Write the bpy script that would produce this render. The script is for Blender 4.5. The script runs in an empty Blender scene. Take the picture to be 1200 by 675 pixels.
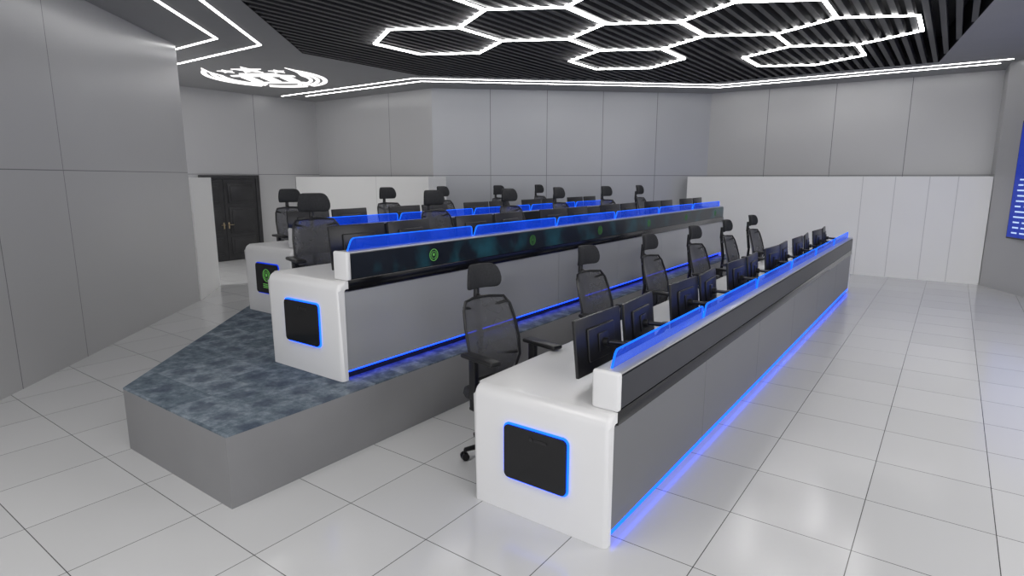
import bpy, bmesh, math, random
from mathutils import Vector, Matrix
random.seed(4)
S = bpy.context.scene
COL = S.collection
CEIL = 4.2

# ------------------------------------------------------------------ materials
def newmat(name):
    m = bpy.data.materials.new(name); m.use_nodes = True
    nt = m.node_tree; nt.nodes.clear()
    out = nt.nodes.new('ShaderNodeOutputMaterial')
    return m, nt, out
def pbr(name, col, rough=0.5, metal=0.0, noise=0.0, nscale=20, emis=None, es=0, coat=0, bump=0):
    m, nt, out = newmat(name)
    b = nt.nodes.new('ShaderNodeBsdfPrincipled')
    b.inputs['Base Color'].default_value = (*col, 1)
    b.inputs['Roughness'].default_value = rough
    b.inputs['Metallic'].default_value = metal
    b.inputs['Coat Weight'].default_value = coat
    if emis:
        b.inputs['Emission Color'].default_value = (*emis, 1)
        b.inputs['Emission Strength'].default_value = es
    tc = nt.nodes.new('ShaderNodeTexCoord')
    n = nt.nodes.new('ShaderNodeTexNoise'); n.inputs['Scale'].default_value = nscale
    nt.links.new(tc.outputs['Object'], n.inputs['Vector'])
    if noise > 0:
        r = nt.nodes.new('ShaderNodeValToRGB')
        r.color_ramp.elements[0].position = 0.3; r.color_ramp.elements[1].position = 0.7
        r.color_ramp.elements[0].color = (*[c*(1-noise) for c in col], 1)
        r.color_ramp.elements[1].color = (*[min(1, c*(1+noise)) for c in col], 1)
        nt.links.new(n.outputs['Fac'], r.inputs['Fac'])
        nt.links.new(r.outputs['Color'], b.inputs['Base Color'])
    if bump > 0:
        bp = nt.nodes.new('ShaderNodeBump'); bp.inputs['Strength'].default_value = bump
        nt.links.new(n.outputs['Fac'], bp.inputs['Height'])
        nt.links.new(bp.outputs['Normal'], b.inputs['Normal'])
    nt.links.new(b.outputs[0], out.inputs[0])
    return m
def emit(name, col, s):
    m, nt, out = newmat(name)
    e = nt.nodes.new('ShaderNodeEmission')
    e.inputs[0].default_value = (*col, 1); e.inputs[1].default_value = s
    nt.links.new(e.outputs[0], out.inputs[0]); return m
def math_node(nt, op, a, b=None):
    n = nt.nodes.new('ShaderNodeMath'); n.operation = op
    for i, v in enumerate((a, b)):
        if v is None: continue
        if isinstance(v, (int, float)): n.inputs[i].default_value = v
        else: nt.links.new(v, n.inputs[i])
    return n.outputs[0]
def seam_mat(name, col, xs, zs, rough=0.25, half=0.007, seam=(0.16,0.16,0.17), metal=0.0):
    m, nt, out = newmat(name)
    b = nt.nodes.new('ShaderNodeBsdfPrincipled')
    b.inputs['Roughness'].default_value = rough
    b.inputs['Metallic'].default_value = metal
    tc = nt.nodes.new('ShaderNodeTexCoord'); sp = nt.nodes.new('ShaderNodeSeparateXYZ')
    nt.links.new(tc.outputs['Object'], sp.inputs[0])
    f = None
    for ax, lst in (('X', xs), ('Z', zs)):
        for p in lst:
            d = math_node(nt, 'ABSOLUTE', math_node(nt, 'SUBTRACT', sp.outputs[ax], p))
            l = math_node(nt, 'LESS_THAN', d, half)
            f = l if f is None else math_node(nt, 'MAXIMUM', f, l)
    n = nt.nodes.new('ShaderNodeTexNoise'); n.inputs['Scale'].default_value = 0.7
    nt.links.new(tc.outputs['Object'], n.inputs['Vector'])
    r = nt.nodes.new('ShaderNodeValToRGB')
    r.color_ramp.elements[0].color = (*[c*0.96 for c in col], 1)
    r.color_ramp.elements[1].color = (*[c*1.03 for c in col], 1)
    nt.links.new(n.outputs['Fac'], r.inputs['Fac'])
    mx = nt.nodes.new('ShaderNodeMixRGB'); mx.inputs[2].default_value = (*seam, 1)
    nt.links.new(r.outputs['Color'], mx.inputs[1])
    if f is not None: nt.links.new(f, mx.inputs[0])
    else: mx.inputs[0].default_value = 0
    nt.links.new(mx.outputs[0], b.inputs['Base Color'])
    nt.links.new(b.outputs[0], out.inputs[0])
    return m
def tile_mat():
    m, nt, out = newmat('floor_tiles')
    b = nt.nodes.new('ShaderNodeBsdfPrincipled')
    tc = nt.nodes.new('ShaderNodeTexCoord'); sp = nt.nodes.new('ShaderNodeSeparateXYZ')
    nt.links.new(tc.outputs['Object'], sp.inputs[0])
    s = 0.68; f = None; cells = []
    for ax, off in (('X', -0.935), ('Y', 1.6)):
        q = math_node(nt, 'DIVIDE', math_node(nt, 'SUBTRACT', sp.outputs[ax], off), s)
        cells.append(math_node(nt, 'FLOOR', q))
        fr = math_node(nt, 'FRACT', q)
        d = math_node(nt, 'MINIMUM', fr, math_node(nt, 'SUBTRACT', 1.0, fr))
        l = math_node(nt, 'LESS_THAN', d, 0.0026/s)
        f = l if f is None else math_node(nt, 'MAXIMUM', f, l)
    cb = nt.nodes.new('ShaderNodeCombineXYZ')
    nt.links.new(cells[0], cb.inputs[0]); nt.links.new(cells[1], cb.inputs[1])
    wn = nt.nodes.new('ShaderNodeTexWhiteNoise'); nt.links.new(cb.outputs[0], wn.inputs['Vector'])
    r = nt.nodes.new('ShaderNodeValToRGB')
    r.color_ramp.elements[0].color = (0.60, 0.605, 0.61, 1)
    r.color_ramp.elements[1].color = (0.64, 0.645, 0.65, 1)
    nt.links.new(wn.outputs['Value'], r.inputs['Fac'])
    mx = nt.nodes.new('ShaderNodeMixRGB'); mx.inputs[2].default_value = (0.08, 0.08, 0.08, 1)
    nt.links.new(f, mx.inputs[0]); nt.links.new(r.outputs['Color'], mx.inputs[1])
    nt.links.new(mx.outputs[0], b.inputs['Base Color'])
    b.inputs['Roughness'].default_value = 0.17
    b.inputs['Specular IOR Level'].default_value = 0.65
    n = nt.nodes.new('ShaderNodeTexNoise'); n.inputs['Scale'].default_value = 1.2
    nt.links.new(tc.outputs['Object'], n.inputs['Vector'])
    bp = nt.nodes.new('ShaderNodeBump'); bp.inputs['Strength'].default_value = 0.025; bp.inputs['Distance'].default_value = 0.03
    nt.links.new(n.outputs['Fac'], bp.inputs['Height']); nt.links.new(bp.outputs['Normal'], b.inputs['Normal'])
    nt.links.new(b.outputs[0], out.inputs[0]); return m
def carpet_mat():
    m, nt, out = newmat('carpet_pattern')
    b = nt.nodes.new('ShaderNodeBsdfPrincipled'); b.inputs['Roughness'].default_value = 0.95
    b.inputs['Specular IOR Level'].default_value = 0.15
    tc = nt.nodes.new('ShaderNodeTexCoord')
    def ramp(inp, els):
        r = nt.nodes.new('ShaderNodeValToRGB')
        r.color_ramp.elements[0].position = els[0][0]; r.color_ramp.elements[0].color = (*els[0][1], 1)
        r.color_ramp.elements[1].position = els[-1][0]; r.color_ramp.elements[1].color = (*els[-1][1], 1)
        for p, c in els[1:-1]:
            e = r.color_ramp.elements.new(p); e.color = (*c, 1)
        nt.links.new(inp, r.inputs['Fac']); return r.outputs['Color']
    fl_ = nt.nodes.new('ShaderNodeVectorMath'); fl_.operation = 'MULTIPLY'; fl_.inputs[1].default_value = (1,1,0)
    nt.links.new(tc.outputs['Object'], fl_.inputs[0])
    sc = nt.nodes.new('ShaderNodeVectorMath'); sc.operation = 'SCALE'; sc.inputs['Scale'].default_value = 1/0.30
    nt.links.new(fl_.outputs[0], sc.inputs[0])
    fl = nt.nodes.new('ShaderNodeVectorMath'); fl.operation = 'FLOOR'; nt.links.new(sc.outputs[0], fl.inputs[0])
    wn = nt.nodes.new('ShaderNodeTexWhiteNoise'); nt.links.new(fl.outputs[0], wn.inputs['Vector'])
    fr = nt.nodes.new('ShaderNodeVectorMath'); fr.operation = 'FRACTION'; nt.links.new(sc.outputs[0], fr.inputs[0])
    n0 = nt.nodes.new('ShaderNodeTexNoise'); n0.inputs['Scale'].default_value = 18; n0.inputs['Detail'].default_value = 6
    nt.links.new(fl_.outputs[0], n0.inputs['Vector'])
    n1 = nt.nodes.new('ShaderNodeTexNoise'); n1.inputs['Scale'].default_value = 11; n1.inputs['Detail'].default_value = 8
    n1.inputs['Roughness'].default_value = 0.7
    nt.links.new(fl_.outputs[0], n1.inputs['Vector'])
    f = math_node(nt, 'ADD', math_node(nt, 'MULTIPLY', wn.outputs['Value'], 0.16), math_node(nt, 'MULTIPLY', n1.outputs['Fac'], 0.85))
    c1 = ramp(f, [(0.34,(0.075,0.10,0.13)),(0.47,(0.135,0.17,0.205)),(0.57,(0.20,0.24,0.28)),(0.70,(0.30,0.345,0.38))])
    # repeating dark blossom motif centred in each square
    mv2 = nt.nodes.new('ShaderNodeMixRGB'); mv2.inputs[0].default_value = 0.40
    nt.links.new(fr.outputs[0], mv2.inputs[1]); nt.links.new(n0.outputs['Color'], mv2.inputs[2])
    sx = nt.nodes.new('ShaderNodeSeparateXYZ'); nt.links.new(mv2.outputs[0], sx.inputs[0])
    dx = math_node(nt, 'SUBTRACT', sx.outputs['X'], 0.5); dy = math_node(nt, 'SUBTRACT', sx.outputs['Y'], 0.5)
    dist = math_node(nt, 'SQRT', math_node(nt, 'ADD', math_node(nt, 'MULTIPLY', dx, dx), math_node(nt, 'MULTIPLY', dy, dy)))
    c2 = ramp(dist, [(0.10,(1,1,1)),(0.25,(0,0,0))])
    k = math_node(nt, 'MULTIPLY', math_node(nt, 'MULTIPLY', c2, 0.65), math_node(nt, 'GREATER_THAN', wn.outputs['Value'], 0.2))
    mx = nt.nodes.new('ShaderNodeMixRGB'); mx.inputs[2].default_value = (0.055, 0.07, 0.105, 1)
    nt.links.new(k, mx.inputs[0]); nt.links.new(c1, mx.inputs[1])
    nt.links.new(mx.outputs[0], b.inputs['Base Color']); nt.links.new(b.outputs[0], out.inputs[0]); return m
def acrylic_mat():
    m, nt, out = newmat('blue_acrylic')
    tr = nt.nodes.new('ShaderNodeBsdfTransparent'); tr.inputs[0].default_value = (0.55, 0.68, 0.98, 1)
    b = nt.nodes.new('ShaderNodeBsdfPrincipled')
    b.inputs['Base Color'].default_value = (0.02, 0.08, 0.45, 1); b.inputs['Roughness'].default_value = 0.15
    b.inputs['Emission Color'].default_value = (0.004, 0.08, 0.95, 1); b.inputs['Emission Strength'].default_value = 0.75
    tc = nt.nodes.new('ShaderNodeTexCoord'); n = nt.nodes.new('ShaderNodeTexNoise'); n.inputs['Scale'].default_value = 2.5
    nt.links.new(tc.outputs['Object'], n.inputs['Vector'])
    f = math_node(nt, 'ADD', math_node(nt, 'MULTIPLY', n.outputs['Fac'], 0.3), 0.12)
    mx = nt.nodes.new('ShaderNodeMixShader'); nt.links.new(f, mx.inputs[0])
    nt.links.new(tr.outputs[0], mx.inputs[1]); nt.links.new(b.outputs[0], mx.inputs[2])
    nt.links.new(mx.outputs[0], out.inputs[0]); return m
def chairmesh_mat():
    m, nt, out = newmat('chair_mesh')
    tr = nt.nodes.new('ShaderNodeBsdfTransparent'); tr.inputs[0].default_value = (0.9, 0.9, 0.92, 1)
    b = nt.nodes.new('ShaderNodeBsdfPrincipled')
    b.inputs['Base Color'].default_value = (0.10, 0.102, 0.11, 1); b.inputs['Roughness'].default_value = 0.6
    b.inputs['Sheen Weight'].default_value = 0.4
    tc = nt.nodes.new('ShaderNodeTexCoord'); n = nt.nodes.new('ShaderNodeTexNoise'); n.inputs['Scale'].default_value = 6
    nt.links.new(tc.outputs['Object'], n.inputs['Vector'])
    f = math_node(nt, 'ADD', math_node(nt, 'MULTIPLY', n.outputs['Fac'], 0.3), 0.50)
    mx = nt.nodes.new('ShaderNodeMixShader'); nt.links.new(f, mx.inputs[0])
    nt.links.new(tr.outputs[0], mx.inputs[1]); nt.links.new(b.outputs[0], mx.inputs[2])
    nt.links.new(mx.outputs[0], out.inputs[0]); return m
def display_mat():
    m, nt, out = newmat('strip_display')
    b = nt.nodes.new('ShaderNodeBsdfPrincipled'); b.inputs['Base Color'].default_value = (0.008, 0.009, 0.011, 1)
    b.inputs['Roughness'].default_value = 0.3
    tc = nt.nodes.new('ShaderNodeTexCoord')
    n = nt.nodes.new('ShaderNodeTexNoise'); n.inputs['Scale'].default_value = 2.4; n.inputs['Detail'].default_value = 5
    nt.links.new(tc.outputs['Object'], n.inputs['Vector'])
    r = nt.nodes.new('ShaderNodeValToRGB')
    r.color_ramp.elements[0].position = 0.48; r.color_ramp.elements[0].color = (0, 0.001, 0.002, 1)
    r.color_ramp.elements[1].position = 0.76; r.color_ramp.elements[1].color = (0.005, 0.055, 0.075, 1)
    nt.links.new(n.outputs['Fac'], r.inputs['Fac']); nt.links.new(r.outputs['Color'], b.inputs['Emission Color'])
    b.inputs['Emission Strength'].default_value = 1.0
    nt.links.new(b.outputs[0], out.inputs[0]); return m

M = dict(
 tile=tile_mat(), carpet=carpet_mat(), acrylic=acrylic_mat(), display=display_mat(), mesh=chairmesh_mat(),
 ceil=pbr('ceiling_paint', (0.31,0.31,0.315), 0.55, noise=0.04, nscale=1),
 slat=pbr('slat_black', (0.036,0.036,0.038), 0.5, noise=0.05),
 void=pbr('void_black', (0.01,0.01,0.011), 0.8, noise=0.05),
 white=pbr('desk_white', (0.80,0.80,0.80), 0.25, noise=0.01, nscale=3),
 grey=pbr('panel_grey', (0.17,0.173,0.18), 0.35, 0.1, noise=0.01, nscale=1.5),
 grey_l=pbr('panel_light_grey', (0.47,0.48,0.50), 0.28, 0.3, noise=0.01, nscale=1.5),
 plat=pbr('platform_grey', (0.25,0.25,0.255), 0.45, noise=0.04, nscale=2),
 dark=pbr('panel_dark', (0.02,0.021,0.024), 0.35, noise=0.05, nscale=4),
 black=pbr('plastic_black', (0.014,0.014,0.015), 0.35, noise=0.05),
 gloss=pbr('gloss_black', (0.006,0.006,0.007), 0.15, noise=0.05),
 fabric=pbr('chair_fabric', (0.024,0.025,0.028), 0.8, noise=0.2, nscale=60, bump=0.2),
 screen=pbr('monitor_screen', (0.01,0.012,0.02), 0.15, noise=0.05, emis=(0.05,0.2,0.6), es=0.15),
 brass=pbr('brass', (0.50,0.40,0.26), 0.35, 1.0, noise=0.05),
 door=pbr('door_dark', (0.022,0.022,0.024), 0.4, noise=0.2, nscale=6),
 blue=emit('led_blue', (0.006,0.065,1.0), 5.0),
 blue_end=emit('led_blue_frame', (0.008,0.09,1.0), 3.5),
 blue_dim=emit('led_blue_dim', (0.004,0.045,0.8), 1.0),
 blue_mid=emit('led_blue_mid', (0.003,0.028,0.75), 9.0),
 blue_s=emit('led_blue_soft', (0.01,0.14,1.0), 1.8),
 led=emit('led_white', (1.0,0.99,0.98), 19.0),
 led2=emit('led_white_strip', (1.0,0.99,0.98), 11.0),
 led3=emit('led_white_emblem', (1.0,0.98,0.97), 1.6),
 green=emit('emblem_green', (0.2,0.6,0.14), 0.55),
 green_dim=emit('emblem_green_dim', (0.16,0.5,0.14), 0.28),
 wallscreen=pbr('wall_screen_blue', (0.01,0.012,0.06), 0.2, noise=0.1, emis=(0.003,0.03,0.38), es=0.8),
 text=emit('screen_text', (0.5,0.65,0.98), 1.1),
)

# ------------------------------------------------------------------ geometry helpers
def mk(name, bm, mats, parent=None, loc=None, smooth=True, kind=None, label=None, category=None, group=None, sub=0):
    me = bpy.data.meshes.new(name)
    bmesh.ops.recalc_face_normals(bm, faces=bm.faces)
    bm.to_mesh(me); bm.free()
    if not isinstance(mats, (list, tuple)): mats = [mats]
    for m in mats: me.materials.append(m)
    if smooth:
        me.polygons.foreach_set('use_smooth', [True]*len(me.polygons))
        try: me.set_sharp_from_angle(angle=math.radians(35))
        except Exception: pass
    o = bpy.data.objects.new(name, me); COL.objects.link(o)
    if loc is not None: o.location = loc
    if parent: o.parent = parent
    if kind: o['kind'] = kind
    if label: o['label'] = label
    if category: o['category'] = category
    if group: o['group'] = group
    if sub:
        s = o.modifiers.new('sub', 'SUBSURF'); s.levels = sub; s.render_levels = sub
    return o
def empty(name, loc, label, category, group=None, rotz=0):
    o = bpy.data.objects.new(name, None); COL.objects.link(o)
    o.empty_display_size = 0.1
    o.location = loc; o.rotation_euler = (0, 0, rotz)
    o['label'] = label; o['category'] = category
    if group: o['group'] = group
    return o
def box(bm, x0, x1, y0, y1, z0, z1, bev=0, seg=3, mat=None, mi=0):
    m = Matrix.Translation(((x0+x1)/2, (y0+y1)/2, (z0+z1)/2)) @ Matrix.Diagonal((x1-x0, y1-y0, z1-z0, 1))
    if mat is not None: m = mat @ m
    r = bmesh.ops.create_cube(bm, size=1, matrix=m)
    vs = r['verts']
    fs = {f for v in vs for f in v.link_faces}
    for f in fs: f.material_index = mi
    if bev > 0:
        es = {e for v in vs for e in v.link_edges}
        bmesh.ops.bevel(bm, geom=list(es), offset=bev, segments=seg, affect='EDGES', profile=0.5, clamp_overlap=True)
def cyl(bm, p0, p1, r0, r1=None, seg=16):
    if r1 is None: r1 = r0
    p0 = Vector(p0); p1 = Vector(p1); d = p1-p0
    q = Vector((0,0,1)).rotation_difference(d.normalized()).to_matrix().to_4x4()
    m = Matrix.Translation((p0+p1)/2) @ q
    bmesh.ops.create_cone(bm, cap_ends=True, segments=seg, radius1=r0, radius2=r1, depth=d.length, matrix=m)
def prism(bm, pts, f0, f1):
    a = [bm.verts.new(f0(p)) for p in pts]; b = [bm.verts.new(f1(p)) for p in pts]
    n = len(pts)
    bm.faces.new(a); bm.faces.new(b[::-1])
    for i in range(n): bm.faces.new([a[i], b[i], b[(i+1)%n], a[(i+1)%n]])
    return a, b
def pad(bm, rows, th, cols=7):
    F=[]; B=[]
    for (x,z,w,c) in rows:
        fr=[]; bk=[]
        for i in range(cols):
            t = -1+2*i/(cols-1)
            fr.append(bm.verts.new((x+c*t*t, t*w, z)))
            bk.append(bm.verts.new((x+c*t*t-th*(1-0.3*t*t), t*w, z)))
        F.append(fr); B.append(bk)
    n=len(rows)
    for j in range(n-1):
        for i in range(cols-1):
            bm.faces.new([F[j][i],F[j][i+1],F[j+1][i+1],F[j+1][i]])
            bm.faces.new([B[j][i],B[j+1][i],B[j+1][i+1],B[j][i+1]])
        bm.faces.new([F[j][0],F[j+1][0],B[j+1][0],B[j][0]])
        bm.faces.new([F[j][-1],B[j][-1],B[j+1][-1],F[j+1][-1]])
    for i in range(cols-1):
        bm.faces.new([F[0][i],B[0][i],B[0][i+1],F[0][i+1]])
        bm.faces.new([F[-1][i],F[-1][i+1],B[-1][i+1],B[-1][i]])
def tube(bm, pts, r, seg=8):
    P=[Vector(p) for p in pts]; n=len(P); rings=[]
    for i in range(n):
        d=(P[(i+1)%n]-P[i-1]).normalized()
        u=d.cross(Vector((1,0,0.13))).normalized(); w=d.cross(u)
        rings.append([bm.verts.new(P[i]+u*r*math.cos(math.tau*k/seg)+w*r*math.sin(math.tau*k/seg)) for k in range(seg)])
    for i in range(n):
        A=rings[i];B=rings[(i+1)%n]
        for k in range(seg): bm.faces.new([A[k],A[(k+1)%seg],B[(k+1)%seg],B[k]])
def strip(bm, pts, w, z0, z1, closed=False):
    P=[Vector(p) for p in pts]; n=len(P); L=[]; R=[]
    for i in range(n):
        a = P[i-1] if (i>0 or closed) else None
        c = P[(i+1)%n] if (i<n-1 or closed) else None
        if a is None: d=(c-P[i]).normalized(); nn=Vector((-d.y,d.x)); k=1
        elif c is None: d=(P[i]-a).normalized(); nn=Vector((-d.y,d.x)); k=1
        else:
            d1=(P[i]-a).normalized(); d2=(c-P[i]).normalized()
            n1=Vector((-d1.y,d1.x)); n2=Vector((-d2.y,d2.x)); nn=(n1+n2).normalized(); k=1/max(0.3,nn.dot(n1))
        L.append(P[i]+nn*w/2*k); R.append(P[i]-nn*w/2*k)
    V=[[bm.verts.new((q.x,q.y,z)) for q in (L[i],R[i]) for z in (z0,z1)] for i in range(n)]
    m = n if closed else n-1
    for i in range(m):
        a=V[i]; b=V[(i+1)%n]
        bm.faces.new([a[0],b[0],b[2],a[2]]); bm.faces.new([a[1],a[3],b[3],b[1]])
        bm.faces.new([a[0],a[1],b[1],b[0]]); bm.faces.new([a[2],b[2],b[3],a[3]])
    if not closed:
        for e in (V[0],V[-1]): bm.faces.new([e[0],e[2],e[3],e[1]])
def annulus(bm, f, r0, r1, a0=0, a1=math.tau, n=28, th=0.004):
    full = abs(a1-a0-math.tau)<1e-4
    rings=[]
    m = n if full else n+1
    for i in range(m):
        a=a0+(a1-a0)*i/n
        rings.append([bm.verts.new(f(r*math.cos(a), r*math.sin(a), h)) for r,h in ((r0,0),(r1,0),(r1,th),(r0,th))])
    for i in range(n):
        A=rings[i]; B=rings[(i+1)%m]
        for k in range(4): bm.faces.new([A[k],B[k],B[(k+1)%4],A[(k+1)%4]])
    if not full:
        bm.faces.new(rings[0]); bm.faces.new(rings[-1][::-1])
def flat(bm, f, pts, th=0.004):
    prism(bm, pts, lambda p: f(p[0],p[1],0), lambda p: f(p[0],p[1],th))
def starpts(cx, cy, r, r2=None, n=5, rot=math.pi/2):
    r2 = r2 or r*0.42
    return [(cx+(r if i%2==0 else r2)*math.cos(rot+i*math.pi/n), cy+(r if i%2==0 else r2)*math.sin(rot+i*math.pi/n)) for i in range(2*n)]
def emblem(bm, f, R, th=0.004):
    """oval crest: smooth side bands with swept wing tips around a solid gate symbol"""
    rad=math.radians
    for side in (1,-1):
        A=lambda a:(rad(a) if side==1 else math.pi-rad(a))
        for r0,r1,s0,s1 in ((0.92,1.0,-60,40),(0.80,0.87,-64,28),(0.69,0.75,-66,16)):
            lo,hi=sorted((A(s0),A(s1)))
            annulus(bm, f, R*r0, R*r1, lo, hi, 22, th)
            e=A(s1); c,s_=math.cos(e),math.sin(e); t_=(-s_*side,c*side)
            flat(bm, f, [(R*r0*c,R*r0*s_),(R*r1*c,R*r1*s_),(R*((r1+.05)*c+.22*t_[0]),R*((r1+.05)*s_+.22*t_[1]))], th)
    annulus(bm, f, R*0.78, R*0.98, rad(-112), rad(-68), 8, th)
    # solid stylised gate symbol
    flat(bm, f, [(-R*.54,R*.10),(R*.54,R*.10),(R*.54,R*.20),(R*.34,R*.25),(R*.30,R*.38),(-R*.30,R*.38),(-R*.34,R*.25),(-R*.54,R*.20)], th)
    for x0,x1 in ((-.44,-.24),(-.10,.10),(.24,.44)):
        flat(bm, f, [(R*x0,-R*.36),(R*x1,-R*.36),(R*x1,R*.04),(R*x0,R*.04)], th)
    flat(bm, f, [(-R*.52,-R*.55),(R*.52,-R*.55),(R*.48,-R*.42),(-R*.48,-R*.42)], th)
    flat(bm, f, starpts(0,R*.66,R*.26), th)
    for x in (-.42,.42): flat(bm, f, starpts(R*x,R*.55,R*.14), th)
def round_emblem(bm, f, R, th=0.004):
    annulus(bm, f, R*0.90, R, 0, math.tau, 28, th)
    annulus(bm, f, R*0.55, R*0.61, 0, math.tau, 24, th)
    flat(bm, f, starpts(0,R*.06,R*.36), th)
    for side in (1,-1):
        for i in range(5):
            a=math.radians(-60+i*28); px,py=side*R*.75*math.cos(a),R*.75*math.sin(a)
            flat(bm, f, [(px-R*.05,py),(px,py-R*.08),(px+R*.05,py),(px,py+R*.08)], th)

# ------------------------------------------------------------------ shell
bm=bmesh.new(); box(bm,-18,8,-5,18,-0.1,0)
mk('floor',bm,M['tile'],smooth=False,kind='structure',label='glossy white square floor tiles with thin dark joints')

WG=(0.49,0.49,0.495)
def wall(name,p0,p1,z0,z1,th,seams,zs=(2.15,),col=WG,rough=0.28,label='satin grey panelled wall',metal=0.2,seam=(0.18,0.18,0.19),half=0.007):
    p0=Vector(p0);p1=Vector(p1);d=p1-p0;L=d.length
    bm=bmesh.new(); box(bm,0,L,0,th,z0,z1)
    o=mk(name,bm,seam_mat('mat_'+name,col,seams,zs,rough,seam=seam,metal=metal,half=half),smooth=False,kind='structure',label=label)
    o.location=(p0.x,p0.y,0); o.rotation_euler=(0,0,math.atan2(d.y,d.x)); return o
Ld=Vector((-0.674,0.738)); LE=Vector((-10.37,5.01)); L0=LE-Ld*11.0
wall('wall_left',L0,LE,0,CEIL,0.15,[11-3.33,11-4.45,11-6.7,11-8.9],(2.18,),col=(0.49,0.49,0.495),half=0.005)
wall('wall_left_end',LE+Vector((0.0,0.03)),LE+Vector((-1.15,0.98)),0,2.1,0.12,[],(),col=(0.88,0.88,0.87),rough=0.4,label='low white partition wall',metal=0)
wall('wall_door_side',(-14.85,1.0),(-14.85,10.9),0,CEIL,0.15,[4.0,8.0],(2.18,),rough=0.3)
wall('wall_back_recess',(-14.85,10.9),(-10.35,10.9),0,CEIL,0.15,[3.0])
wall('wall_back_angled',(-10.35,10.9),(-5.25,15.8),0,CEIL,0.15,[1.41,2.82,4.24,5.65],col=(0.49,0.50,0.52),metal=0.1)
wall('wall_back',(-5.25,15.8),(0.57,15.8),0,CEIL,0.15,[1.4,2.85,4.3])
wall('wall_right_return',(0.57,15.8),(0.6,14.95),0,CEIL,0.15,[],rough=0.3)
RW0=Vector((0.6,14.95)); Rd=Vector((0.472,-0.8816))
wall('wall_right',RW0,RW0+Rd*14,0,CEIL,0.15,[2.5,5.0],())
PS=(0.66,0.66,0.66)
wall('wall_back_partition',(-5.45,14.95),(0.59,14.95),0,2.12,0.7,[3.85,4.44,5.03,5.5],(),col=(0.90,0.90,0.895),rough=0.35,label='low white vertically panelled partition wall',metal=0,seam=PS)
wall('wall_recess_partition',(-14.83,10.1),(-9.75,10.1),0,2.12,0.6,[3.3],(),col=(0.88,0.88,0.87),rough=0.35,label='low white partition wall',metal=0,seam=PS)

# ceiling with grille opening
GP=[(-9.3,6.62),(-9.3,9.45),(-4.72,14.05),(-0.48,14.05),(0.15,9.6),(0.75,4.0),(0.75,-3.0),(-0.55,-3.0)]
def poly_ceiling():
    bm=bmesh.new()
    outer=[(-18,-5),(8,-5),(8,18),(-18,18)]
    es=[]
    for loop in (outer,GP):
        vs=[bm.verts.new((x,y,CEIL)) for x,y in loop]
        for i in range(len(vs)): es.append(bm.edges.new((vs[i],vs[(i+1)%len(vs)])))
    bmesh.ops.triangle_fill(bm,use_beauty=True,use_dissolve=False,edges=es,normal=(0,0,-1))
    def inside(p):
        c=False;n=len(GP);j=n-1
        for i in range(n):
            xi,yi=GP[i];xj,yj=GP[j]
            if ((yi>p[1])!=(yj>p[1])) and (p[0]<(xj-xi)*(p[1]-yi)/(yj-yi)+xi): c=not c
            j=i
        return c
    kill=[f for f in bm.faces if inside(f.calc_center_median())]
    if kill: bmesh.ops.delete(bm,geom=kill,context='FACES')
    return bm
mk('ceiling',poly_ceiling(),M['ceil'],smooth=False,kind='structure',label='plain grey painted ceiling')
bm=bmesh.new()
a=[bm.verts.new((x,y,CEIL)) for x,y in GP]; b=[bm.verts.new((x,y,CEIL+0.45)) for x,y in GP]
for i in range(len(GP)): bm.faces.new([a[i],b[i],b[(i+1)%len(GP)],a[(i+1)%len(GP)]])
bm.faces.new(b)
mk('ceiling_recess',bm,M['void'],smooth=False,kind='structure',label='black void above the slatted ceiling')
bm=bmesh.new()
def yrange(x):
    ys=[];n=len(GP)
    for i in range(n):
        (x0,y0),(x1,y1)=GP[i],GP[(i+1)%n]
        if (x0-x)*(x1-x)<0: ys.append(y0+(y1-y0)*(x-x0)/(x1-x0))
    return (min(ys),max(ys)) if len(ys)>=2 else None
x=-9.2
while x<0.75:
    r=yrange(x)
    if r and r[1]-r[0]>0.1: box(bm,x-0.035,x+0.035,r[0]+0.02,r[1]-0.02,CEIL+0.0,CEIL+0.11)
    x+=0.17
mk('ceiling_grille',bm,M['slat'],smooth=False,kind='structure',label='black linear slat ceiling')

# hexagon light network
HX=empty('hexagon_ceiling_light',(-4.0,8.95,CEIL-0.05),'network of white glowing hexagon light tubes under black slats','ceiling light')
s=1.02; C1=Vector((-6.80,7.33)); edges={}
for (i,j) in [(0,0),(1,0),(1,1),(0,2),(2,1),(2,2),(1,3),(2,-1)]:
    c=C1+Vector((s*math.sqrt(3)*i+s*math.sqrt(3)/2*j,1.5*s*j))
    vs=[(c.x+s*math.cos(math.radians(30+60*k)),c.y+s*math.sin(math.radians(30+60*k))) for k in range(6)]
    for k in range(6):
        m_=((vs[k][0]+vs[(k+1)%6][0])/2,(vs[k][1]+vs[(k+1)%6][1])/2)
        key=(round(m_[0]*3+0.013),round(m_[1]*3+0.017))
        edges.setdefault(key,(vs[k],vs[(k+1)%6]))
for (p,q) in edges.values():
    p=Vector(p);q=Vector(q);d=(q-p).normalized()*0.013
    bm=bmesh.new(); strip(bm,[p-d,q+d],0.046,CEIL-0.020,CEIL-0.008)
    for v in bm.verts: v.co-=HX.location
    mk('light_bar',bm,M['led'],parent=HX,smooth=False)

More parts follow.
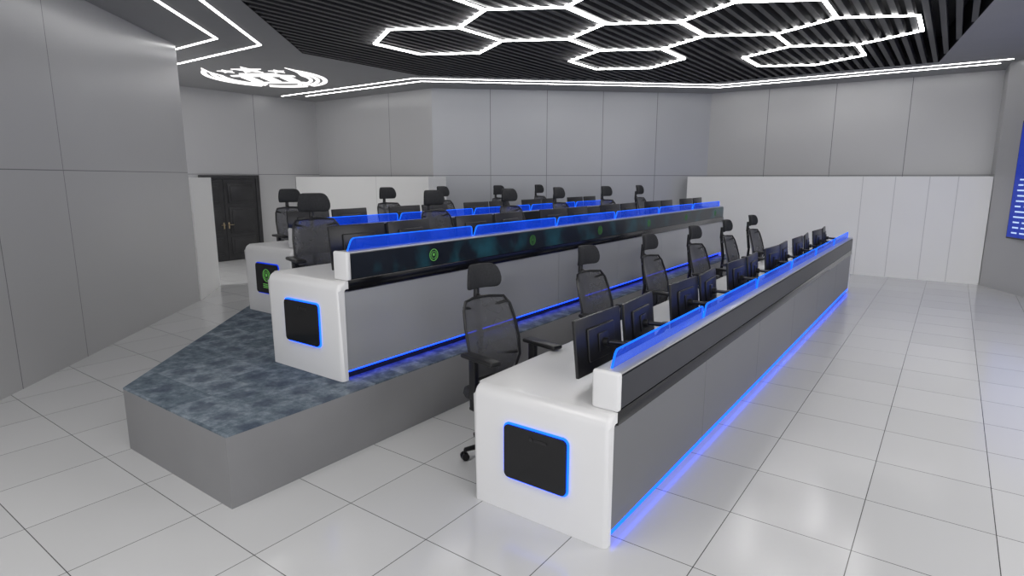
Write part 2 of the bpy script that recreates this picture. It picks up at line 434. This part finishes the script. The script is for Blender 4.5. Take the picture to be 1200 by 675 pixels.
def led(pts,w,label):
    bm=bmesh.new(); strip(bm,pts,w,CEIL-0.006,CEIL-0.001)
    o=mk('led_strip_light',bm,M['led2'],smooth=False,label=label,category='ceiling light',group='recessed ceiling light lines')
led([(-14.5,9.62),(-9.62,9.62),(-4.6,14.45),(0.62,14.45)],0.035,'long white light line beside the black slats')
led([(-14.0,10.0),(-9.8,10.0),(-4.75,14.85),(0.45,14.85)],0.035,'long white light line running along the panelled walls')
led([(-7.2,2.85),(-9.4,5.17),(-11.6,5.17)],0.04,'angled white light line beside the tall grey wall')
led([(-6.7,3.1),(-9.27,5.82),(-13.2,5.82)],0.04,'angled white light line beside the black slats')
# ceiling emblem
cu=Vector((0.807,0.590)); cv=Vector((0.590,-0.807))
bm=bmesh.new()
def fce(u,v,h):
    p=cu*u+cv*v*1.15; return (p.x,p.y,-0.012+h)
emblem(bm,fce,1.22,0.010)
o=mk('ceiling_emblem',bm,M['led3'],smooth=False,loc=(-12.1,7.7,CEIL),label='glowing white crest with curved bands, gate and star on ceiling',category='emblem')

# door
dy0,dy1=7.50,8.86
D=empty('door_1',(-14.85,(dy0+dy1)/2,0),'dark double panelled door with small brass handles','door'); D['kind']='structure'
del D['category']
def dloc(bm):
    for v in bm.verts: v.co-=D.location
bm=bmesh.new()
box(bm,-14.84,-14.76,dy0-0.1,dy0,0,2.16,0.01); box(bm,-14.84,-14.76,dy1,dy1+0.1,0,2.16,0.01); box(bm,-14.84,-14.76,dy0,dy1,2.06,2.16,0.01)
dloc(bm); mk('door_frame',bm,M['door'],parent=D)
ym=dy0+0.48
for (a,b) in ((dy0+0.005,ym-0.005),(ym+0.005,dy1-0.005)):
    bm=bmesh.new(); box(bm,-14.84,-14.79,a,b,0.005,2.055)
    for (z0,z1) in ((0.15,0.6),(0.7,1.35),(1.45,1.95)):
        box(bm,-14.79,-14.765,a+0.1,b-0.1,z0,z1,0.016,2)
        box(bm,-14.765,-14.745,a+0.16,b-0.16,z0+0.06,z1-0.06,0.014,2)
    dloc(bm); mk('door_leaf',bm,M['door'],parent=D)
for yy,sg in ((ym-0.06,-1),(ym+0.07,1)):
    bm=bmesh.new(); box(bm,-14.79,-14.775,yy-0.016,yy+0.016,0.82,0.98,0.005,2)
    cyl(bm,(-14.775,yy,0.92),(-14.72,yy,0.92),0.008); cyl(bm,(-14.72,yy,0.92),(-14.72,yy+sg*0.10,0.92),0.008)
    dloc(bm); mk('handle',bm,M['brass'],parent=D)

# wall display
WS=empty('wall_display',(RW0.x+Rd.x*3,RW0.y+Rd.y*3,1.0),'large navy wall display with pale text rows','display screen')
WS.rotation_euler=(0,0,math.atan2(Rd.y,Rd.x))
bm=bmesh.new(); box(bm,-2.30,4.5,-0.08,-0.003,0,2.1,0.01,2); mk('frame',bm,M['black'],parent=WS)
bm=bmesh.new(); box(bm,-2.27,4.46,-0.088,-0.081,0.03,2.07); mk('screen',bm,M['wallscreen'],parent=WS,smooth=False)
bm=bmesh.new()
for r in range(11):
    z=0.10+r*0.095; xx=-2.16+random.random()*0.04
    while xx<4.2:
        w=random.uniform(0.12,0.34)
        box(bm,xx,xx+w,-0.092,-0.0885,z,z+0.026); xx+=w+random.uniform(0.04,0.12)
o=mk('screen_text',bm,M['text'],parent=WS,smooth=False); o['kind']='stuff'

# platform
PZ=0.5
PL=[(-5.03,1.78),(-3.53,1.78),(-3.53,12.85),(-8.0,12.85),(-8.75,12.15),(-8.75,1.78+3.72*0.738/0.674)]
PF=empty('platform',(-5.5,6,0),'raised grey stage with blue-grey patterned carpet top','platform')
bm=bmesh.new(); prism(bm,PL,lambda p:(p[0]+5.5,p[1]-6,0.0),lambda p:(p[0]+5.5,p[1]-6,PZ-0.012)); mk('platform_base',bm,M['plat'],parent=PF,smooth=False)
bm=bmesh.new(); prism(bm,PL,lambda p:(p[0]+5.5,p[1]-6,PZ-0.012),lambda p:(p[0]+5.5,p[1]-6,PZ)); mk('carpet',bm,M['carpet'],parent=PF,smooth=False,label='blue-grey mottled patterned carpet')

# ------------------------------------------------------------------ desks
def arc(cx,cy,r,a0,a1,n=6):
    return [(cx+r*math.cos(math.radians(a0+(a1-a0)*i/n)),cy+r*math.sin(math.radians(a0+(a1-a0)*i/n))) for i in range(n+1)]
def desk(x0,x1,y0,y1,z0,label,frontmat,bandmat,emblems,endmark,basemat,recess,nst=6):
    org=Vector((x1,y0,z0)); W=x1-x0; L=y1-y0
    E=empty('control_desk',org,label,'desk')
    H=0.8; r=0.07; t=0.06
    out=[(0,0.0)]+arc(r,H-r,r,180,90)+arc(L-r,H-r,r,90,0)+[(L,0.0)]
    inn=[(L-t,0.0)]+arc(L-t-0.02,H-t-0.02,0.02,0,90,3)+arc(t+0.02,H-t-0.02,0.02,90,180,3)+[(t,0.0)]
    pts=out+inn
    bm=bmesh.new()
    A,B=prism(bm,pts,lambda p:(-W,p[0],p[1]),lambda p:(0,p[0],p[1]))
    no=len(out)
    es=[]
    for R_ in (A,B):
        for i in range(no-1):
            e=bm.edges.get((R_[i],R_[i+1]))
            if e: es.append(e)
    bmesh.ops.bevel(bm,geom=es,offset=0.03,segments=4,affect='EDGES',profile=0.5,clamp_overlap=True)
    mk('desk_shell',bm,M['white'],parent=E,label='white rounded top flowing into end panels')
    pw=(L-2*t)/nst
    for i in range(nst):
        bm=bmesh.new(); box(bm,-0.05,-0.012,t+pw*i+0.002,t+pw*(i+1)-0.002,0.075,0.715,0.002,1)
        mk('front_panel',bm,frontmat,parent=E)
    bm=bmesh.new(); box(bm,-0.12,-0.065,t,L-t,0.002,0.07); mk('plinth',bm,M['black'],parent=E,smooth=False)
    bm=bmesh.new()
    if recess: box(bm,-0.064,-0.040,t,L-t,0.054,0.070)
    else: box(bm,-0.030,-0.010,t,L-t,0.050,0.064)
    mk('base_light',bm,basemat,parent=E,smooth=False,label='glowing blue light strip')
    bm=bmesh.new(); box(bm,-0.03,0.006,0.10,L-0.10,0.722,0.81,0.004,2); mk('groove_trim',bm,M['gloss'],parent=E)
    hy0=0.10; hy1=L-0.10
    bm=bmesh.new(); box(bm,-0.15,-0.006,hy0+0.03,hy1-0.03,0.80,1.01); mk('hutch',bm,M['dark'],parent=E,smooth=False,label='dark raised ledge')
    for (a,b) in ((hy0-0.01,hy0+0.035),(hy1-0.035,hy1+0.01)):
        bm=bmesh.new(); box(bm,-0.165,0.008,a,b,0.80,1.03,0.018,4); mk('hutch_end',bm,M['white'],parent=E)
    bm=bmesh.new(); box(bm,-0.16,-0.002,hy0+0.036,hy1-0.036,1.011,1.025,0.004,2); mk('hutch_cap',bm,M['grey_l'],parent=E)
    bm=bmesh.new(); box(bm,-0.005,0.004,hy0+0.036,hy1-0.036,0.815,1.005); mk('front_band',bm,bandmat,parent=E,smooth=False)
    if emblems:
        for i in range(nst):
            bm=bmesh.new(); yc=t+pw*(i+0.63)
            round_emblem(bm,lambda u,v,h:(0.0045+h,yc+u,0.91+v),0.055,0.002)
            mk('display_emblem',bm,M['green'] if i==0 else M['green_dim'],parent=E,smooth=False,label='fine green glowing round crest')
    for side in (0,1):
        yb=0 if side==0 else L; sg=-1 if side==0 else 1
        cx=-W/2; cz=0.425; hw=0.225; hh=0.175
        def rr(hw,hh,rad): return [(cx+u,cz+v) for u,v in
            [(x_+dx,y_+dy) for (x_,y_,a0) in ((hw-rad,hh-rad,0),(-hw+rad,hh-rad,90),(-hw+rad,-hh+rad,180),(hw-rad,-hh+rad,270)) for (dx,dy) in arc(0,0,rad,a0,a0+90,4)]]
        bm=bmesh.new(); prism(bm,rr(hw+0.010,hh+0.010,0.04),lambda p:(p[0],yb+sg*0.001,p[1]),lambda p:(p[0],yb+sg*0.010,p[1]))
        mk('end_light',bm,M['blue_dim'] if (endmark and side==0) else M['blue_end'],parent=E,smooth=False,label='blue glowing frame')
        bm=bmesh.new(); prism(bm,rr(hw,hh,0.032),lambda p:(p[0],yb+sg*0.0105,p[1]),lambda p:(p[0],yb+sg*0.022,p[1]))
        mk('end_display',bm,M['gloss'],parent=E,smooth=False,label='black rounded square panel')
        if endmark and side==0:
            bm=bmesh.new(); round_emblem(bm,lambda u,v,h:(cx+u,yb-0.0225-h,cz+v+0.04),0.075,0.002)
            for k in range(3): box(bm,cx-0.08,cx+0.08,yb-0.0245,yb-0.0225,cz-0.11+k*0.02,cz-0.103+k*0.02)
            mk('display_emblem',bm,M['green'],parent=E,smooth=False,label='green glowing round crest')
        else:
            bm=bmesh.new(); cyl(bm,(cx-0.02,yb+sg*0.022,cz+0.12),(cx-0.02,yb+sg*0.026,cz+0.12),0.012); box(bm,cx,cx+0.09,min(yb+sg*0.022,yb+sg*0.025),max(yb+sg*0.022,yb+sg*0.025),cz+0.113,cz+0.127)
            mk('latch',bm,M['black'],parent=E)
    for i in range(nst+1):
        yy=min(max(t+pw*i,t+0.03),L-t-0.03)
        bm=bmesh.new(); box(bm,-W+0.32,-0.125,yy-0.015,yy+0.015,0.002,0.735); mk('support_panel',bm,M['white'],parent=E,smooth=False)
    n=nst; sw=(hy1-hy0-0.1)/n
    for i in range(n):
        a=hy0+0.07+sw*i; b=a+sw-0.03
        z0_=1.026; z1_=1.125
        prof=[(a,z0_),(b,z0_)]+arc(b-0.03,z1_-0.03,0.03,0,90,4)+arc(a+0.08,z1_-0.05,0.05,90,150,4)
        bm=bmesh.new(); prism(bm,prof,lambda p:(-0.085,p[0],p[1]),lambda p:(-0.077,p[0],p[1]))
        ps=mk('privacy_screen',bm,M['acrylic'],parent=E,smooth=False,label='clear blue acrylic screen')
        path=[prof[k] for k in range(1,len(prof))]+[prof[0]]
        tmp=bmesh.new(); strip(tmp,path,0.006,-0.087,-0.075)
        for v in tmp.verts: v.co=Vector((v.co.z,v.co.x,v.co.y))
        mk('edge_light',tmp,M['blue_s'],parent=ps,smooth=False,label='glowing blue edge')
    return E,pw,t
dA=desk(-2.36,-1.39,2.81,12.5,0.001,'long white control desk with dark ledge and blue underglow, on floor',M['grey'],M['dark'],False,False,M['blue'],False)
dB=desk(-4.70,-3.75,2.86,12.55,PZ+0.001,'long white control desk with strip display, at carpeted stage edge',M['grey_l'],M['display'],True,False,M['blue_mid'],True)
dC=desk(-6.90,-5.95,3.92,12.1,PZ+0.001,'long white control desk with green crest end display on carpet',M['grey_l'],M['dark'],False,True,M['blue_mid'],True,5)

# ------------------------------------------------------------------ chair prototype
def copy_tree(objs_root, children, loc, rotz, label=None, group=None):
    r=objs_root.copy(); COL.objects.link(r); r.location=loc; r.rotation_euler=(0,0,rotz)
    if label: r['label']=label
    if group: r['group']=group
    for c in children:
        k=c.copy(); k.parent=r; COL.objects.link(k)
    return r
def make_chair(loc,rotz):
    E=empty('office_chair',loc,'black mesh office chair with headrest and armrests','chair',rotz=rotz)
    ch=[]
    bm=bmesh.new(); pad(bm,[(-0.285,1.255,0.14,0.035),(-0.275,1.27,0.165,0.05),(-0.265,1.33,0.175,0.055),(-0.28,1.42,0.15,0.045),(-0.30,1.445,0.11,0.035)],0.055)
    ch.append(mk('headrest',bm,M['fabric'],parent=E,sub=1))
    rows=[(-0.235,0.56,0.18,0.05),(-0.21,0.60,0.225,0.07),(-0.195,0.72,0.248,0.085),(-0.22,0.86,0.255,0.09),(-0.255,1.0,0.25,0.085),(-0.285,1.12,0.23,0.075),(-0.30,1.18,0.19,0.06)]
    bm=bmesh.new(); pad(bm,rows,0.016)
    ch.append(mk('backrest',bm,M['mesh'],parent=E,sub=1,label='see-through grey mesh backrest'))
    bm=bmesh.new()
    rim=[(x+c,w,z) for (x,z,w,c) in rows]
    x,z,w,c=rows[-1]; rim+= [(x+c*.2,w*.45,z+.006),(x,0,z+.008),(x+c*.2,-w*.45,z+.006)]
    rim+=[(x+c,-w,z) for (x,z,w,c) in rows[::-1]]
    x,z,w,c=rows[0]; rim+=[(x+c*.2,-w*.45,z-.006),(x,0,z-.008),(x+c*.2,w*.45,z-.006)]
    tube(bm,rim,0.011,8)
    for a,b in (((-0.16,0,0.42),(-0.32,0,0.55)),((-0.32,0,0.55),(-0.30,0,0.85)),((-0.30,0,0.85),(-0.345,0,1.15)),((-0.345,0,1.15),(-0.345,0,1.32))):
        cyl(bm,a,b,0.026,0.02,12)
    for sg in (-1,1):
        cyl(bm,(-0.31,0,0.72),(-0.12,sg*0.235,0.74),0.014,0.012,10); cyl(bm,(-0.335,0,1.08),(-0.225,sg*0.215,1.14),0.014,0.012,10)
    cyl(bm,(-0.34,0,1.20),(-0.30,0,1.18),0.02,0.02,10)
    ch.append(mk('back_frame',bm,M['black'],parent=E))
    bm=bmesh.new()
    prof=[(-0.24,0.475),(-0.22,0.53),(0.05,0.515),(0.2,0.525),(0.27,0.505),(0.285,0.47),(0.26,0.44),(-0.2,0.44)]
    A,B=prism(bm,prof,lambda p:(p[0],-0.245,p[1]),lambda p:(p[0],0.245,p[1]))
    es=[e for e in bm.edges if (e.verts[0] in A)==(e.verts[1] in A)]
    bmesh.ops.bevel(bm,geom=es,offset=0.03,segments=3,affect='EDGES',profile=0.5,clamp_overlap=True)
    ch.append(mk('seat',bm,M['fabric'],parent=E))
    for sg in (-1,1):
        bm=bmesh.new()
        box(bm,-0.10,0.25,sg*0.31-0.05,sg*0.31+0.05,0.812,0.845,0.014,3)
        box(bm,-0.05,0.02,sg*0.30-0.02,sg*0.30+0.02,0.50,0.815,0.008,2)
        box(bm,-0.05,0.02,min(sg*0.10,sg*0.32),max(sg*0.10,sg*0.32),0.415,0.438,0.006,2)
        box(bm,-0.045,0.015,sg*0.30-0.016,sg*0.30+0.016,0.43,0.50)
        ch.append(mk('armrest',bm,M['black'],parent=E))
    bm=bmesh.new(); cyl(bm,(0,0,0.10),(0,0,0.25),0.032); cyl(bm,(0,0,0.25),(0,0,0.40),0.018); box(bm,-0.13,0.12,-0.09,0.09,0.385,0.438,0.015,2)
    ch.append(mk('gas_lift',bm,M['black'],parent=E))
    bm=bmesh.new(); cyl(bm,(0,0,0.075),(0,0,0.13),0.05,0.04)
    for k in range(5):
        a=math.radians(36+72*k); cyl(bm,(0.03*math.cos(a),0.03*math.sin(a),0.105),(0.34*math.cos(a),0.34*math.sin(a),0.082),0.028,0.017,10)
    ch.append(mk('base',bm,M['black'],parent=E))
    for k in range(5):
        a=math.radians(36+72*k); c=Vector((0.34*math.cos(a),0.34*math.sin(a),0)); tn=Vector((-math.sin(a),math.cos(a),0))
        bm=bmesh.new()
        for sg in (-1,1): cyl(bm,c+tn*sg*0.008+Vector((0,0,0.032)),c+tn*sg*0.03+Vector((0,0,0.032)),0.031,0.028,16)
        cyl(bm,c+Vector((0,0,0.05)),c+Vector((0,0,0.085)),0.009)
        ch.append(mk('caster',bm,M['gloss'],parent=E))
    return E,ch
aX=-2.60; bX=-4.97; cX=-7.25
E,ch=make_chair((aX,3.48,0.001),-0.2)
E['group']='chairs along the floor-level desk'
E['label']='black mesh office chair turned slightly outward at desk end'
for k,(y,rz) in enumerate([(5.10,-0.12),(6.60,-0.08),(8.12,-0.12),(9.64,-0.03),(11.12,-0.08)]):
    copy_tree(E,ch,(aX+0.03,y,0.001),rz,label='black mesh office chair with headrest on tiled floor',group='chairs along the floor-level desk')
for k,(y,rz) in enumerate([(3.66,-0.3),(5.50,-0.1),(7.05,-0.1),(8.5,0.0),(10.1,-0.12),(11.7,0.05)]):
    copy_tree(E,ch,(bX-0.03*(k%2),y,PZ+0.001),rz,label='black mesh office chair with headrest on carpeted stage',group='chairs along the strip-display desk')
for k,(y,rz) in enumerate([(4.95,-0.15),(6.75,-0.1),(8.15,0.05),(9.75,-0.1),(11.3,0.0)]):
    copy_tree(E,ch,(cX+0.03*(k%2),y,PZ+0.001),rz,label='black mesh office chair with headrest on carpeted stage',group='chairs along the rear desk')

# ------------------------------------------------------------------ monitor prototypes
def make_monitor(loc,rotz,zc):
    E=empty('monitor',loc,'black flat computer monitor on articulated arm','monitor',rotz=rotz)
    ch=[]
    T=Matrix.Translation((-0.14,0,zc))@Matrix.Rotation(math.radians(-6),4,'Y')
    bm=bmesh.new(); box(bm,-0.012,0.012,-0.295,0.295,-0.185,0.185,0.006,2,mat=T); box(bm,0.010,0.03,-0.17,0.17,-0.11,0.11,0.012,3,mat=T)
    box(bm,0.03,0.042,-0.06,0.06,-0.06,0.06,0.004,2,mat=T)
    ch.append(mk('monitor_case',bm,M['black'],parent=E))
    bm=bmesh.new(); box(bm,-0.0150,-0.0125,-0.285,0.285,-0.165,0.175,mat=T)
    ch.append(mk('screen',bm,M['screen'],parent=E,smooth=False))
    bm=bmesh.new(); cyl(bm,(0,0,0.0),(0,0,0.02),0.055,0.05,20); cyl(bm,(0,0,0.02),(0,0,zc-0.11),0.018); cyl(bm,(0,0,zc-0.13),(0,0,zc-0.09),0.03)
    ch.append(mk('stand',bm,M['black'],parent=E))
    bm=bmesh.new(); cyl(bm,(0,0,zc-0.10),(0.03,0.1,zc-0.03),0.02,0.017,12); cyl(bm,(0.03,0.1,zc-0.045),(0.03,0.1,zc),0.026); cyl(bm,(0.03,0.1,zc-0.02),(-0.07,0.0,zc),0.018,0.015,12)
    cyl(bm,(-0.105,0,zc),(-0.065,0,zc),0.028)
    ch.append(mk('arm',bm,M['black'],parent=E))
    return E,ch
protos={}
def monitors(x1,z0,centers,group,zc,base=0.02):
    for c in centers:
        for sg in (-1,1):
            loc=(x1-0.25,c+sg*0.32,z0+0.802); rz=base+sg*0.06+random.uniform(-.02,.02)
            if zc not in protos:
                protos[zc]=make_monitor(loc,rz,zc); protos[zc][0]['group']=group
            else: copy_tree(protos[zc][0],protos[zc][1],loc,rz,group=group)
def cents(y0,L,n): 
    t=0.06; pw=(L-2*t)/n; return [y0+t+pw*(i+0.5) for i in range(n)]
monitors(-1.39,0.001,[3.72+1.56*i for i in range(6)],'monitors on the floor-level desk',0.245)
monitors(-3.75,PZ+0.001,cents(2.86,9.69,6),'monitors on the strip-display desk',0.215)
monitors(-5.95,PZ+0.001,cents(3.92,8.18,5),'monitors on the rear desk',0.215)

# ------------------------------------------------------------------ lights
def area(name,loc,sx,sy,power,col=(1,0.98,0.96),rot=(0,0,0)):
    l=bpy.data.lights.new(name,'AREA'); l.shape='RECTANGLE'; l.size=sx; l.size_y=sy; l.energy=power; l.color=col
    o=bpy.data.objects.new(name,l); COL.objects.link(o); o.location=loc; o.rotation_euler=rot; return o
area('unseen_fill_lamp',(2.0,0.5,4.1),3,4,130)  # added fill light above the camera, outside the view, no fixture
area('unseen_fill_lamp',(-3.2,0.2,4.1),2,3,80)  # another added overhead fill, out of view
area('unseen_fill_lamp',(3.5,7.0,4.1),2,5,260)  # added fill from the right, out of view, brightens the left wall
area('corridor_lamp',(-13.0,3.2,4.1),1.5,1.5,160)
w=bpy.data.worlds.new('World'); S.world=w; w.use_nodes=True
w.node_tree.nodes['Background'].inputs[0].default_value=(0.94,0.95,1,1)
w.node_tree.nodes['Background'].inputs[1].default_value=1.55

cam=bpy.data.cameras.new('Camera'); cam.sensor_width=36; cam.lens=21.0; cam.clip_start=0.05
co=bpy.data.objects.new('Camera',cam); COL.objects.link(co)
co.location=(0,0,2.1); co.rotation_euler=(math.radians(90-10.48),0,math.radians(36.15))
S.camera=co
S.view_settings.view_transform='Standard'
